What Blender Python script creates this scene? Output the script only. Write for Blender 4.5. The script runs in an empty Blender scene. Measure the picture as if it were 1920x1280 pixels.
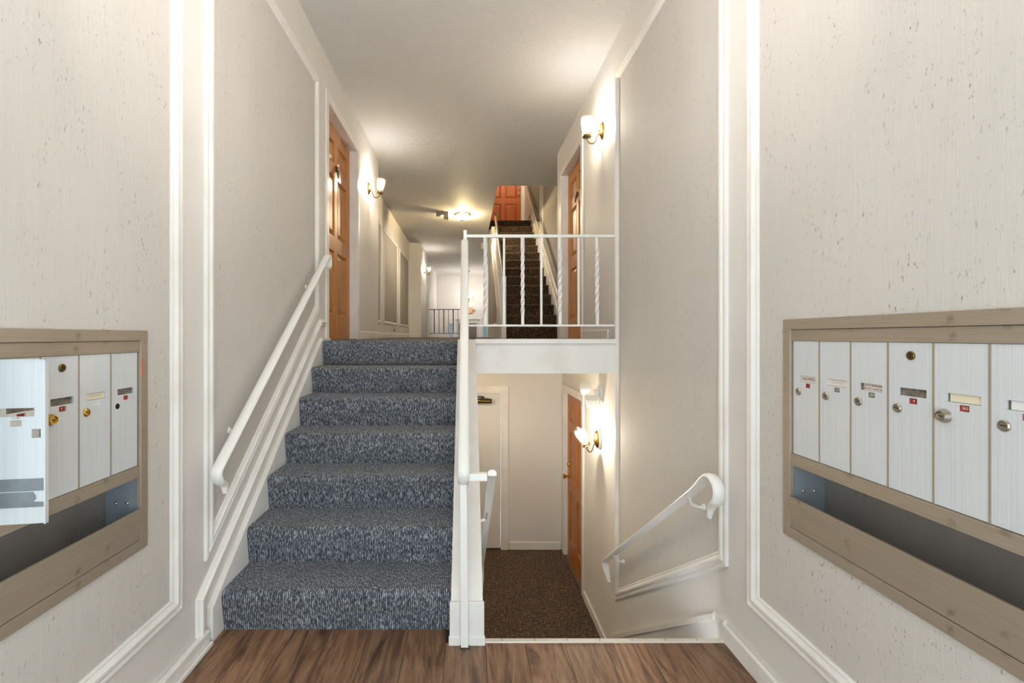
import bpy, math, random
from mathutils import Vector
random.seed(7)
C = bpy.context.scene.collection
scn = bpy.context.scene

# ------------------------------------------------------------------ camera, sky, exposure
EYE = 1.371
cam_d = bpy.data.cameras.new('camera'); cam = bpy.data.objects.new('camera', cam_d); C.objects.link(cam)
cam.location = (0, 0, EYE); cam.rotation_euler = (math.pi/2, 0, 0)
cam_d.sensor_width = 36; cam_d.lens = 887/1920*36
cam_d.shift_x = 85/1920; cam_d.shift_y = -10/1920
cam_d.clip_start = 0.02
scn.camera = cam

SKY = 3.45
world = bpy.data.worlds.new('sky'); scn.world = world; world.use_nodes = True
bg = world.node_tree.nodes['Background']
bg.inputs[0].default_value = (0.86, 0.93, 1.0, 1); bg.inputs[1].default_value = SKY
def portal(name, loc, sx, sz, rz):
    l = bpy.data.lights.new(name, 'AREA'); l.shape = 'RECTANGLE'; l.size = sx; l.size_y = sz
    l.cycles.is_portal = True
    o = bpy.data.objects.new(name, l); C.objects.link(o); o.location = loc
    o.rotation_euler = (math.pi/2, 0, rz)      # -Z of the lamp turns to +Y (or -Y with rz = pi)
portal('entry_daylight', (0, -0.73, 1.25), 2.1, 2.4, 0)
portal('rear_daylight', (0, 18.15, 1.0), 1.9, 2.0, math.pi)
vs = scn.view_settings
vs.view_transform = 'Standard'; vs.look = 'None'; vs.gamma = 1; vs.use_curve_mapping = False
vs.exposure = 0.68

BULB = 540.0       # emission of the small clear bulbs
WARM = (1.0, 0.96, 0.92)

# ------------------------------------------------------------------ materials
def lin(r, g, b):
    f = lambda c: (c/255/12.92) if c/255 <= 0.04045 else ((c/255+0.055)/1.055)**2.4
    return (f(r), f(g), f(b), 1)
class Mat:
    def __init__(s, name, col=(0.8,0.8,0.8,1), rough=0.6, metal=0.0):
        s.m = bpy.data.materials.new(name); s.m.use_nodes = True
        s.t = s.m.node_tree; s.b = s.t.nodes['Principled BSDF']
        s.b.inputs['Base Color'].default_value = col
        s.b.inputs['Roughness'].default_value = rough
        s.b.inputs['Metallic'].default_value = metal
    def n(s, typ, **kw):
        nd = s.t.nodes.new(typ)
        for k, v in kw.items():
            if k in nd.inputs: nd.inputs[k].default_value = v
            else: setattr(nd, k, v)
        return nd
    def l(s, a, b): s.t.links.new(a, b)
    def coords(s, scale=(1,1,1), world=True, rot=(0,0,0)):
        if world: src = s.n('ShaderNodeNewGeometry').outputs['Position']
        else: src = s.n('ShaderNodeTexCoord').outputs['Object']
        mp = s.n('ShaderNodeMapping'); mp.inputs['Scale'].default_value = scale
        mp.inputs['Rotation'].default_value = rot
        s.l(src, mp.inputs['Vector']); return mp.outputs[0]
    def noise(s, vec, scale=1.0, detail=2.0, rough=0.5, dist=0.0):
        nd = s.n('ShaderNodeTexNoise'); nd.inputs['Scale'].default_value = scale
        nd.inputs['Detail'].default_value = detail; nd.inputs['Roughness'].default_value = rough
        nd.inputs['Distortion'].default_value = dist
        s.l(vec, nd.inputs['Vector']); return nd.outputs['Fac']
    def ramp(s, fac, stops):
        r = s.n('ShaderNodeValToRGB'); e = r.color_ramp.elements
        while len(e) < len(stops): e.new(0.5)
        for k, (p, c) in enumerate(stops):
            e[k].position = p; e[k].color = c if len(c) == 4 else (*c, 1)
        s.l(fac, r.inputs[0]); return r.outputs[0]
    def mix(s, fac, a, b, mode='MIX'):
        m = s.n('ShaderNodeMix'); m.data_type = 'RGBA'; m.blend_type = mode
        for i, v in ((0, fac), (6, a), (7, b)):
            if hasattr(v, 'links'): s.l(v, m.inputs[i])
            else: m.inputs[i].default_value = v
        return m.outputs[2]
    def color(s, out): s.l(out, s.b.inputs['Base Color'])
    def bump(s, h, strength=0.3, dist=0.002):
        b = s.n('ShaderNodeBump'); b.inputs['Strength'].default_value = strength
        b.inputs['Distance'].default_value = dist
        s.l(h, b.inputs['Height']); s.l(b.outputs[0], s.b.inputs['Normal'])
M = {}
def mk(name, *a, **k):
    m = Mat(name, *a, **k); M[name] = m; return m
BW = lambda v: (v, v, v, 1)

m = mk('paint', lin(218,212,205), 0.55)
v = m.coords(); m.color(m.mix(m.ramp(m.noise(v, 1.6, 4), [(0.35, BW(0)), (0.75, BW(1))]), lin(228,223,217), lin(220,215,208)))
m.bump(m.noise(v, 260, 2), 0.08, 0.002)
m = mk('trim', lin(236,232,227), 0.38)
v = m.coords(); m.color(m.mix(m.ramp(m.noise(v, 5, 4), [(0.45, BW(0)), (0.85, BW(1))]), lin(237,233,228), lin(222,214,204)))
mk('rail_white', lin(238,235,229), 0.33)
m = mk('ceiling_plaster', lin(240,235,228), 0.7)
v = m.coords((1,1,1))
w1 = m.noise(m.coords((14, 40, 30)), 1, 3, 0.6, 2.6); w2 = m.noise(v, 75, 2, 0.5, 1.0)
ad = m.n('ShaderNodeMath', operation='ADD'); m.l(w1, ad.inputs[0]); m.l(w2, ad.inputs[1])
m.bump(ad.outputs[0], 1.0, 0.018)
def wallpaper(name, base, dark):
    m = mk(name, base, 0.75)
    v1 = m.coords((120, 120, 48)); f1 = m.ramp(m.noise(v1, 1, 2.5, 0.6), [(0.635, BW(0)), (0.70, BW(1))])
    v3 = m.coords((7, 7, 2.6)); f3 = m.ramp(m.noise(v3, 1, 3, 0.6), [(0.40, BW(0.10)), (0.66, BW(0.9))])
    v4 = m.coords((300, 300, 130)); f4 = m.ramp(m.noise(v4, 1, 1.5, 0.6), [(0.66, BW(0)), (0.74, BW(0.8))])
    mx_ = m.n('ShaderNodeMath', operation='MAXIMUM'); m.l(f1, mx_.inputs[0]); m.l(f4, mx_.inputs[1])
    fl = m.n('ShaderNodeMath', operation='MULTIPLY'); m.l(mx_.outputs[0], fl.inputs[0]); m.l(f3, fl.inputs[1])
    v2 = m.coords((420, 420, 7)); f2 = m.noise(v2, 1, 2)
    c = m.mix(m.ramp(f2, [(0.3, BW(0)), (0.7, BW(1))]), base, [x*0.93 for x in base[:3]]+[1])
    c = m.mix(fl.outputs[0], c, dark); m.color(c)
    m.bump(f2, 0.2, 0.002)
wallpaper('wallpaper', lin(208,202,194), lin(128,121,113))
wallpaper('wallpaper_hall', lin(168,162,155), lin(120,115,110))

def carpet(name, stops, ribs, rows=0):
    m = mk(name, BW(0.1), 0.95)
    v = m.coords(ribs); f = m.noise(v, 1, 2.5, 0.75)
    if rows:
        wv = m.n('ShaderNodeTexWave'); wv.wave_type = 'BANDS'; wv.bands_direction = 'X'; wv.inputs['Scale'].default_value = rows
        wv.inputs['Distortion'].default_value = 0.6; m.l(m.coords((1,1,1)), wv.inputs['Vector'])
        mm = m.n('ShaderNodeMath', operation='MULTIPLY_ADD'); m.l(wv.outputs['Fac'], mm.inputs[0]); mm.inputs[1].default_value = 0.16
        sb = m.n('ShaderNodeMath', operation='SUBTRACT'); m.l(f, sb.inputs[0]); sb.inputs[1].default_value = 0.08
        m.l(sb.outputs[0], mm.inputs[2]); f = mm.outputs[0]
    v2 = m.coords((6,6,6)); g = m.noise(v2, 1, 3)
    c = m.ramp(f, stops)
    m.color(m.mix(m.ramp(g, [(0.3, BW(0.0)), (0.75, BW(0.28))]), c, [x*0.55 for x in stops[1][1][:3]]+[1]))
    m.bump(f, 0.6, 0.005)
    m.b.inputs['Sheen Weight'].default_value = 0.15
carpet('carpet_slate', [(0.33, lin(33,35,42)), (0.46, lin(70,74,84)), (0.56, lin(112,116,124)), (0.68, lin(204,204,203))], (190, 60, 52), 35)
carpet('carpet_brown', [(0.36, lin(13,9,6)), (0.48, lin(48,34,23)), (0.57, lin(96,72,45)), (0.68, lin(176,142,94))], (85, 60, 60))

def planks_mat():
    m = mk('plank_oak', lin(120,84,60), 0.42)
    inf = m.n('ShaderNodeObjectInfo')
    tc = m.n('ShaderNodeNewGeometry').outputs['Position']
    off = m.n('ShaderNodeVectorMath', operation='MULTIPLY_ADD')
    cmb = m.n('ShaderNodeCombineXYZ')
    for i in range(3): m.l(inf.outputs['Random'], cmb.inputs[i])
    m.l(cmb.outputs[0], off.inputs[0]); off.inputs[1].default_value = (3.1, 17.0, 5.0); m.l(tc, off.inputs[2])
    def mapped(sc):
        mp = m.n('ShaderNodeMapping'); mp.inputs['Scale'].default_value = sc; m.l(off.outputs[0], mp.inputs[0]); return mp.outputs[0]
    g1 = m.noise(mapped((11, 1.5, 1)), 1, 4, 0.6, 2.4)
    g2 = m.noise(mapped((150, 9, 1)), 1, 3, 0.6, 0.3)
    c = m.ramp(g1, [(0.30, lin(84,58,42)), (0.43, lin(130,94,68)), (0.56, lin(160,121,90)), (0.76, lin(178,144,116))])
    c = m.mix(m.ramp(g2, [(0.33, BW(0.45)), (0.55, BW(0))]), c, lin(70,48,36))
    tint = m.ramp(inf.outputs['Random'], [(0, BW(0.66)), (1, BW(1.1))])
    c = m.mix(1.0, c, tint, 'MULTIPLY'); m.color(c)
    m.bump(g2, 0.12, 0.002)
planks_mat()
def door_wood(name, a, b, c):
    m = mk(name, a, 0.42)
    v = m.coords((55, 55, 3.0), world=False); g = m.noise(v, 1, 4, 0.6, 0.8)
    m.color(m.ramp(g, [(0.32, c), (0.5, a), (0.72, b)]))
    m.b.inputs['Coat Weight'].default_value = 0.12; m.b.inputs['Coat Roughness'].default_value = 0.3
door_wood('door_fir', lin(190,122,42), lin(206,142,60), lin(164,98,28))
door_wood('door_orange', lin(178,88,34), lin(190,100,44), lin(160,74,26))
door_wood('door_lower', lin(172,102,34), lin(188,118,46), lin(146,82,24))
mk('door_white', lin(222,218,212), 0.42)
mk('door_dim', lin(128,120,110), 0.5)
def metal_dirty(name, base, dirt, rough, metal, streak):
    m = mk(name, base, rough, metal)
    v = m.coords(streak, world=False); s_ = m.noise(v, 1, 3, 0.6)
    v2 = m.coords((14,14,14), world=False); d = m.noise(v2, 1, 5, 0.7)
    c = m.mix(m.ramp(s_, [(0.3, BW(0)), (0.7, BW(1))]), base, [x*0.86 for x in base[:3]]+[1])
    c = m.mix(m.ramp(d, [(0.62, BW(0)), (0.76, BW(0.75))]), c, dirt); m.color(c)
metal_dirty('mail_aluminium', lin(226,229,231), lin(206,204,198), 0.42, 0.25, (420, 420, 3))
metal_dirty('mail_frame', lin(172,157,138), lin(104,88,66), 0.45, 0.35, (4, 160, 160))
metal_dirty('mail_inside', lin(150,143,138), lin(108,100,94), 0.5, 0.4, (8, 8, 8))
metal_dirty('galvanised', lin(150,156,160), lin(110,114,116), 0.4, 0.5, (30, 30, 30))
metal_dirty('mail_zinc', lin(150,158,164), lin(112,120,126), 0.45, 0.45, (20, 20, 20))
mk('lock_nickel', lin(176,166,150), 0.28, 0.9)
mk('brass', lin(196,156,78), 0.25, 1.0)
mk('brass_dark', lin(120,98,56), 0.35, 1.0)
mk('black_hole', lin(12,11,10), 0.8)
mk('card_cream', lin(222,212,184), 0.7)
mk('card_white', lin(226,224,220), 0.7)
mk('card_pink', lin(226,212,200), 0.7)
m = mk('slot_empty', lin(112,104,94), 0.6)
v = m.coords((90,90,60), world=False); m.color(m.ramp(m.noise(v, 1, 3), [(0.35, lin(84,76,66)), (0.65, lin(134,124,112))]))
mk('plate_red', lin(150,42,34), 0.5)
mk('plate_grey', lin(120,116,98), 0.5)
mk('ink_black', lin(28,26,26), 0.6)
mk('ink_faint', lin(176,160,148), 0.7)
mk('ink_white', lin(232,214,200), 0.6)
mk('sticker_orange', lin(232,104,60), 0.6)
mk('plastic_white', lin(232,230,224), 0.45)
mk('plastic_grey', lin(150,144,134), 0.5)
mk('wood_rail', lin(112,92,70), 0.45)
mk('iron_and_backlit', lin(70,62,52), 0.4, 0.6)  # dark iron fittings; also the backlit shade of the far railing
mk('sign_orange', lin(226,150,110), 0.4)
mk('strip_alu', lin(224,216,206), 0.4, 0.2)
mk('shadow_gap', lin(60,52,44), 0.8)
def glass(name, tint, glossy=0.10, opaque=0.0, pattern=False):
    m = mk(name); t = m.t; t.nodes.remove(m.b)
    out = [n for n in t.nodes if n.type == 'OUTPUT_MATERIAL'][0]
    tr = m.n('ShaderNodeBsdfTransparent'); tr.inputs[0].default_value = tint
    gl = m.n('ShaderNodeBsdfGlossy'); gl.inputs['Roughness'].default_value = 0.08
    df = m.n('ShaderNodeBsdfTranslucent'); df.inputs[0].default_value = tint
    mx = m.n('ShaderNodeMixShader'); mx.inputs[0].default_value = glossy
    m.l(tr.outputs[0], mx.inputs[1]); m.l(gl.outputs[0], mx.inputs[2])
    m2 = m.n('ShaderNodeMixShader'); m2.inputs[0].default_value = opaque
    if pattern:
        v = m.coords((26, 26, 26)); f = m.ramp(m.noise(v, 1, 2, 0.5, 2.5), [(0.46, BW(opaque)), (0.5, BW(0.9)), (0.54, BW(opaque))])
        m.l(f, m2.inputs[0])
    m.l(mx.outputs[0], m2.inputs[1]); m.l(df.outputs[0], m2.inputs[2]); m.l(m2.outputs[0], out.inputs[0])
glass('shade_glass', (1.0, 0.93, 0.78, 1), 0.10, 0.015)
glass('amber_glass', (1.0, 0.90, 0.68, 1), 0.12, 0.22)
glass('sidelight_glass', (0.80, 0.93, 0.95, 1), 0.05, 0.35, True)
glass('sidelight_glass_dimmed', (0.21, 0.245, 0.25, 1), 0.05, 0.05, True)  # same glass, tint darkened to tame the daylight behind it
def emis(name, col, s):
    m = mk(name); m.b.inputs['Emission Color'].default_value = (*col, 1); m.b.inputs['Emission Strength'].default_value = s
    m.b.inputs['Base Color'].default_value = BW(0.8)
emis('bulb_glow', WARM, BULB)
emis('bulb_glow_ceiling', WARM, BULB*6.0)
emis('bulb_glow_added', WARM, BULB*1.3)
emis('bulb_glow_chandelier', WARM, BULB*0.34)

# ------------------------------------------------------------------ mesh helpers
class MB:
    def __init__(s): s.v = []; s.f = []
    def add(s, vs_, fs):
        o = len(s.v); s.v += [tuple(p) for p in vs_]; s.f += [tuple(i+o for i in f) for f in fs]; return s
    def box(s, x0, x1, y0, y1, z0, z1):
        if x0 > x1: x0, x1 = x1, x0
        if y0 > y1: y0, y1 = y1, y0
        if z0 > z1: z0, z1 = z1, z0
        p = [(x0,y0,z0),(x1,y0,z0),(x1,y1,z0),(x0,y1,z0),(x0,y0,z1),(x1,y0,z1),(x1,y1,z1),(x0,y1,z1)]
        return s.add(p, [(0,3,2,1),(4,5,6,7),(0,1,5,4),(1,2,6,5),(2,3,7,6),(3,0,4,7)])
    def prism(s, poly, a0, a1, axis='x'):
        """poly in the other two axes: x -> (y,z), y -> (x,z), z -> (x,y)"""
        put = {'x': lambda a, p: (a, p[0], p[1]), 'y': lambda a, p: (p[0], a, p[1]), 'z': lambda a, p: (p[0], p[1], a)}[axis]
        n = len(poly); area = sum(poly[i][0]*poly[(i+1)%n][1]-poly[(i+1)%n][0]*poly[i][1] for i in range(n))
        if (area < 0) != (axis == 'y'): poly = poly[::-1]
        vs_ = [put(a0, p) for p in poly]+[put(a1, p) for p in poly]
        fs = [tuple(range(n))[::-1], tuple(range(n, 2*n))]+[(i, (i+1)%n, n+(i+1)%n, n+i) for i in range(n)]
        return s.add(vs_, fs)
    def lathe(s, prof, n=20, c=(0,0,0), axis='z', ell=(1,1), cap=True):
        """prof: list of (r, h) along the axis; axis 'z' up or 'y' towards -y"""
        vs_ = []
        for r, h in prof:
            for k in range(n):
                a = 2*math.pi*k/n; u, w = r*math.cos(a)*ell[0], r*math.sin(a)*ell[1]
                if axis == 'z': vs_.append((c[0]+u, c[1]+w, c[2]+h))
                elif axis == 'y': vs_.append((c[0]+u, c[1]-h, c[2]+w))
                else: vs_.append((c[0]+h, c[1]+u, c[2]+w))
        fs = []
        for i in range(len(prof)-1):
            for k in range(n):
                fs.append((i*n+k, i*n+(k+1)%n, (i+1)*n+(k+1)%n, (i+1)*n+k))
        if cap: fs += [tuple(range(n))[::-1], tuple(range((len(prof)-1)*n, len(prof)*n))]
        return s.add(vs_, fs)
    def tube(s, path, r, n=8):
        path = [Vector(p) for p in path]; vs_ = []
        for i, p in enumerate(path):
            t = (path[min(i+1, len(path)-1)]-path[max(i-1, 0)]).normalized()
            up = Vector((0,0,1)) if abs(t.z) < 0.9 else Vector((1,0,0))
            a = t.cross(up).normalized(); b = t.cross(a).normalized()
            rr = r[i] if isinstance(r, (list, tuple)) else r
            for k in range(n):
                th = 2*math.pi*k/n; vs_.append(p+a*rr*math.cos(th)+b*rr*math.sin(th))
        m_ = len(path)
        fs = [(i*n+k, i*n+(k+1)%n, (i+1)*n+(k+1)%n, (i+1)*n+k) for i in range(m_-1) for k in range(n)]
        fs += [tuple(range(n))[::-1], tuple(range((m_-1)*n, m_*n))]
        return s.add(vs_, fs)
    def rail(s, X, path, wid, th):
        """moulded cap rail swept along a (y,z) path in the plane x = X; wid: one width or one for each point"""
        P = [Vector((0, y, z)) for y, z in path]; vs_ = []
        prof = [(-0.5,-0.15),(-0.42,-0.5),(0.42,-0.5),(0.5,-0.15),(0.46,0.15),(0.30,0.40),(0,0.5),(-0.30,0.40),(-0.46,0.15)]
        for i, p in enumerate(P):
            t = (P[min(i+1, len(P)-1)]-P[max(i-1, 0)]).normalized()
            nrm = Vector((0, -t.z, t.y))
            w = wid[i] if isinstance(wid, (list, tuple)) else wid
            for a, b in prof: q = p+nrm*b*th; vs_.append((X+a*w, q.y, q.z))
        n = len(prof)
        fs = [(i*n+k, i*n+(k+1)%n, (i+1)*n+(k+1)%n, (i+1)*n+k) for i in range(len(P)-1) for k in range(n)]
        fs += [tuple(range(n))[::-1], tuple(range((len(P)-1)*n, len(P)*n))]
        return s.add(vs_, fs)
    def twist(s, x, y, z0, z1, h, turns=0.0, shear=0.0):
        n = 33 if turns else 2; vs_ = []
        for i in range(n):
            u = i/(n-1); z = z0+(z1-z0)*u
            e = min(max((u-0.12)/0.76, 0), 1)
            for k in range(4):
                a = math.pi/4+k*math.pi/2+2*math.pi*turns*e
                vs_.append((x+h*1.414*math.cos(a), y+h*1.414*math.sin(a), z))
        fs = [(i*4+k, i*4+(k+1)%4, (i+1)*4+(k+1)%4, (i+1)*4+k) for i in range(n-1) for k in range(4)]
        fs += [(3,2,1,0), tuple(range((n-1)*4, n*4))]
        return s.add(vs_, fs)
    def slab_holes(s, u0, u1, w0, w1, holes, t0, t1, axis):
        """plate with rectangular holes; plate spans u,w; thickness t0..t1 along axis ('x': u=y,w=z; 'y': u=x,w=z; 'z': u=x,w=y)"""
        us = sorted({u0, u1, *[h[0] for h in holes], *[h[1] for h in holes]}); us = [u for u in us if u0 <= u <= u1]
        ws = sorted({w0, w1, *[h[2] for h in holes], *[h[3] for h in holes]}); ws = [w for w in ws if w0 <= w <= w1]
        nu, nw = len(us)-1, len(ws)-1
        def solid(i, j):
            if not (0 <= i < nu and 0 <= j < nw): return False
            cu, cw = (us[i]+us[i+1])/2, (ws[j]+ws[j+1])/2
            return not any(h[0] < cu < h[1] and h[2] < cw < h[3] for h in holes)
        put = {'x': lambda u, w, t: (t, u, w), 'y': lambda u, w, t: (u, t, w), 'z': lambda u, w, t: (u, w, t)}[axis]
        idx = {}
        def V(i, j, k):
            if (i,j,k) not in idx:
                idx[(i,j,k)] = len(s.v); s.v.append(put(us[i], ws[j], (t0, t1)[k]))
            return idx[(i,j,k)]
        flip = axis == 'y'
        def F(*q): s.f.append(tuple(q[::-1] if flip else q))
        for i in range(nu):
            for j in range(nw):
                if not solid(i, j): continue
                F(V(i,j,0), V(i,j+1,0), V(i+1,j+1,0), V(i+1,j,0)); F(V(i,j,1), V(i+1,j,1), V(i+1,j+1,1), V(i,j+1,1))
                if not solid(i-1, j): F(V(i,j,0), V(i,j,1), V(i,j+1,1), V(i,j+1,0))
                if not solid(i+1, j): F(V(i+1,j,0), V(i+1,j+1,0), V(i+1,j+1,1), V(i+1,j,1))
                if not solid(i, j-1): F(V(i,j,0), V(i+1,j,0), V(i+1,j,1), V(i,j,1))
                if not solid(i, j+1): F(V(i,j+1,0), V(i,j+1,1), V(i+1,j+1,1), V(i+1,j+1,0))
        return s
ORG = {}
def build(mb, name, mat, parent=None, smooth=False, bevel=0.0, kind=None, label=None, cat=None, group=None):
    xs, ys, zs = zip(*mb.v)
    o0 = Vector(((min(xs)+max(xs))/2, (min(ys)+max(ys))/2, min(zs)))
    me = bpy.data.meshes.new(name)
    me.from_pydata([(x-o0.x, y-o0.y, z-o0.z) for x, y, z in mb.v], [], mb.f)
    me.materials.append(M[mat].m)
    if smooth:
        for p in me.polygons: p.use_smooth = True
        me.set_sharp_from_angle(angle=math.radians(40))
    me.update()
    o = bpy.data.objects.new(name, me); C.objects.link(o)
    if parent is not None:
        o.parent = parent; o.location = o0-ORG[parent]
    else: o.location = o0
    ORG[o] = o0
    if bevel:
        b = o.modifiers.new('bevel', 'BEVEL'); b.width = bevel; b.segments = 2; b.limit_method = 'ANGLE'
    tag(o, label, cat, group, kind)
    return o
def tag(o, label=None, cat=None, group=None, kind=None):
    if label: o['label'] = label
    if cat: o['category'] = cat
    if group: o['group'] = group
    if kind: o['kind'] = kind
    return o
def root(name, loc, label, cat, rz=None, group=None, kind=None):
    """Empty at a thing's base. rz None: parts come in world coordinates; else in the local frame (front = -y)"""
    e = bpy.data.objects.new(name, None); C.objects.link(e); e.location = loc; e.empty_display_size = 0.1
    if rz is None: ORG[e] = Vector(loc)
    else: e.rotation_euler = (0, 0, rz); ORG[e] = Vector((0,0,0))
    tag(e, label, cat, group, kind); return e
def copy_tree(o, parent=None):
    c = o.copy(); C.objects.link(c); c.parent = parent
    for ch in list(o.children): copy_tree(ch, c)
    return c
def text_mesh(body, size, name, mat, parent, x, y, z, italic=0.0, xs=1.0):
    cu = bpy.data.curves.new('lettering', 'FONT'); cu.body = body; cu.size = size; cu.extrude = 0.0002; cu.shear = italic
    cu.resolution_u = 2; cu.align_x = 'CENTER'; cu.align_y = 'CENTER'
    ob = bpy.data.objects.new('lettering', cu); C.objects.link(ob)
    bpy.context.view_layer.update()
    me = bpy.data.meshes.new_from_object(ob.evaluated_get(bpy.context.evaluated_depsgraph_get()))
    mb = MB(); mb.add([(x+p.co.x*xs, y-p.co.z, z+p.co.y) for p in me.vertices], [tuple(p.vertices) for p in me.polygons])
    bpy.data.objects.remove(ob); bpy.data.curves.remove(cu); bpy.data.meshes.remove(me)
    return build(mb, name, mat, parent)

PROF = [(0,0),(0,0.55),(0.10,0.75),(0.20,0.70),(0.26,0.45),(0.36,0.62),(0.48,1.0),(0.62,1.0),(0.74,0.62),(0.82,0.42),(0.90,0.52),(1,0.30),(1,0)]
def offset_poly(pts, d, closed=True):
    n = len(pts); out = []
    A = sum(pts[i][0]*pts[(i+1)%n][1]-pts[(i+1)%n][0]*pts[i][1] for i in range(n))
    sg = 1 if A > 0 else -1
    for i in range(n):
        p = Vector(pts[i])
        def nn(a, b):
            t = (Vector(b)-Vector(a)).normalized(); return Vector((-t.y, t.x))*sg
        if not closed and i == 0: m = nn(pts[0], pts[1]); out.append(p+m*d); continue
        if not closed and i == n-1: m = nn(pts[n-2], pts[n-1]); out.append(p+m*d); continue
        n1, n2 = nn(pts[i-1], pts[i]), nn(pts[i], pts[(i+1)%n])
        b = (n1+n2); b = b/(b.length_squared/2) if b.length_squared > 1e-6 else n1
        out.append(p+b*d)
    return out
def moulding(parent, X, side, pts, width, height, mat='trim', closed=True, name='moulding_strip'):
    """profiled strips on a wall in the plane x = X, growing towards the room (side +1: room at +x)"""
    rings = [(offset_poly(pts, t*width, closed), h*height) for t, h in PROF]
    n = len(pts)
    for i in range(n if closed else n-1):
        j = (i+1) % n; mb = MB(); vs_ = []
        for ring, h in rings:
            for q in (ring[i], ring[j]): vs_.append((X+side*h, q.x, q.y))
        k = len(rings)
        fs = [(a*2, a*2+1, a*2+3, a*2+2) for a in range(k-1)]
        mb.add(vs_, fs); build(mb, name, mat, parent)

# ------------------------------------------------------------------ the building shell
W = 1.165; CEIL = 3.70; UP = 1.335; LOW = -1.22; WT = 0.13
LD = (3.95, 5.03, UP, 3.345)          # door in the left wall (y0, y1, z0, z1)
RD = (4.78, 5.80, UP, 3.345)          # door in the right wall, landing
RL = (4.74, 5.62, LOW, 0.735)         # door in the right wall, lower hall
RB = (13.22, 14.15, UP, 3.345)        # far door on the left
MBL = dict(far=1.711, n=6, z=0.615); MBR = dict(far=1.725, n=7, z=0.655)
PITCH = 0.127; FR = 0.036
for d in (MBL, MBR): d['w'] = 2*FR+d['n']*PITCH+0.006; d['near'] = d['far']-d['w']; d['h'] = 0.776
wl = build(MB().slab_holes(-0.72, 6.24, -1.35, 3.76, [LD, (MBL['near']+0.01, MBL['far']-0.01, MBL['z']+0.01, MBL['z']+MBL['h']-0.01)], -W-WT, -W, 'x'),
           'wall_left', 'paint', kind='structure', label='off-white left wall beside the upward stairs', cat='wall')
wr = build(MB().slab_holes(-0.72, 6.08, -1.35, 3.76, [RD, RL, (MBR['near']+0.01, MBR['far']-0.01, MBR['z']+0.01, MBR['z']+MBR['h']-0.01)], W, W+WT, 'x'),
           'wall_right', 'paint', kind='structure', label='off-white right wall running down beside the lower stairs', cat='wall')
build(MB().box(-1.56, -1.43, 6.11, 11.93, 1.1, 3.76).box(-1.56, -W-WT, 6.11, 6.24, 1.1, 3.76),
      'wall_left_hallway', 'paint', kind='structure', label='set-back left hallway wall with wallpaper panels', cat='wall')
b = MB().slab_holes(11.8, 18.2, -0.1, 3.76, [RB], -1.27, -1.14, 'x'); b.box(-1.56, -1.27, 11.8, 11.93, -0.1, 3.76)
build(b, 'wall_left_rear', 'paint', kind='structure', label='far left wall with a sconce and door before the rear entry', cat='wall')
build(MB().box(1.45, 1.58, 5.95, 11.93, 1.1, 6.45).box(W+WT, 1.58, 5.95, 6.08, 1.1, 3.76), 'wall_right_hallway', 'paint', kind='structure',
      label='grey-lit right wall beside the upper flight of stairs', cat='wall')
build(MB().box(W, W+WT, 11.8, 18.2, -0.1, 3.76).box(W+WT, 1.58, 11.8, 11.93, -0.1, 3.76), 'wall_right_rear', 'paint', kind='structure',
      label='right wall of the rear entry behind the upper stairs', cat='wall')
# rear end wall with the glazed entry
RS = [(-0.66, -0.54, 0.35, 1.86), (0.62, 0.78, 0.35, 1.86), (-0.44, 0.52, 0.0, 2.03)]
build(MB().slab_holes(-1.3, 1.3, -0.1, 3.76, RS, 18.0, 18.13, 'y'), 'wall_back', 'paint', kind='structure',
      label='cream end wall of the rear entry behind the chandelier', cat='wall')
# front wall behind the viewer, its door open
build(MB().slab_holes(-1.3, 1.3, -0.1, 3.76, [(-0.52, 0.52, 0.0, 2.08), (0.62, 1.02, 0.1, 2.08), (-1.02, -0.62, 0.1, 2.08), (-1.02, 1.02, 2.16, 2.50)], -0.72, -0.6, 'y'),
      'wall_front', 'paint', kind='structure', label='front entry wall with open doorway behind the viewer', cat='wall')
for i, (x0, x1, z0, z1) in enumerate([(0.62, 1.02, 0.1, 2.08), (-1.02, -0.62, 0.1, 2.08), (-1.02, 1.02, 2.16, 2.50)]):
    w = root('window_%d' % (i+1), ((x0+x1)/2, -0.66, z0), ['sidelight window right of the front doorway', 'sidelight window left of the front doorway', 'transom window over the front doorway'][i], 'window', kind='structure')
    build(MB().box(x0, x1, -0.665, -0.658, z0, z1), 'pane', 'sidelight_glass', w)
    build(MB().slab_holes(x0-0.02, x1+0.02, z0-0.02, z1+0.02, [(x0+0.02, x1-0.02, z0+0.02, z1-0.02)], -0.69, -0.6+0.006, 'y'), 'window_frame', 'trim', w)
# ceilings
build(MB().slab_holes(-1.6, 1.6, -0.75, 18.2, [(0.48, 1.452, 7.33, 10.6)], CEIL, CEIL+0.06, 'z'), 'ceiling', 'ceiling_plaster', kind='structure',
      label='swirl-textured plaster ceiling with a stairwell opening', cat='ceiling')
build(MB().box(-1.3, 1.3, 3.67, 5.9, 1.085, 1.105), 'ceiling_lower', 'ceiling_plaster', kind='structure', label='plaster ceiling of the lower hall under the landing', cat='ceiling')
build(MB().box(0.36, 1.6, 7.2, 11.95, 6.35, 6.42), 'ceiling_upper', 'ceiling_plaster', kind='structure', label='plaster ceiling over the upper stairwell', cat='ceiling')
build(MB().box(0.36, 0.48, 7.2, 11.93, 3.7605, 6.4).box(0.48, 1.45, 7.2, 7.33, 3.7605, 6.4), 'wall_stairwell', 'paint', kind='structure', label='upper stairwell wall above the ceiling opening', cat='wall')
build(MB().slab_holes(0.36, 1.58, 3.55, 6.4, [(0.44, 1.375, 3.955, 5.99)], 11.8, 11.93, 'y'), 'wall_back_upper', 'paint', kind='structure', label='wall around the orange door at the top of the upper stairs', cat='wall')
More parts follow.
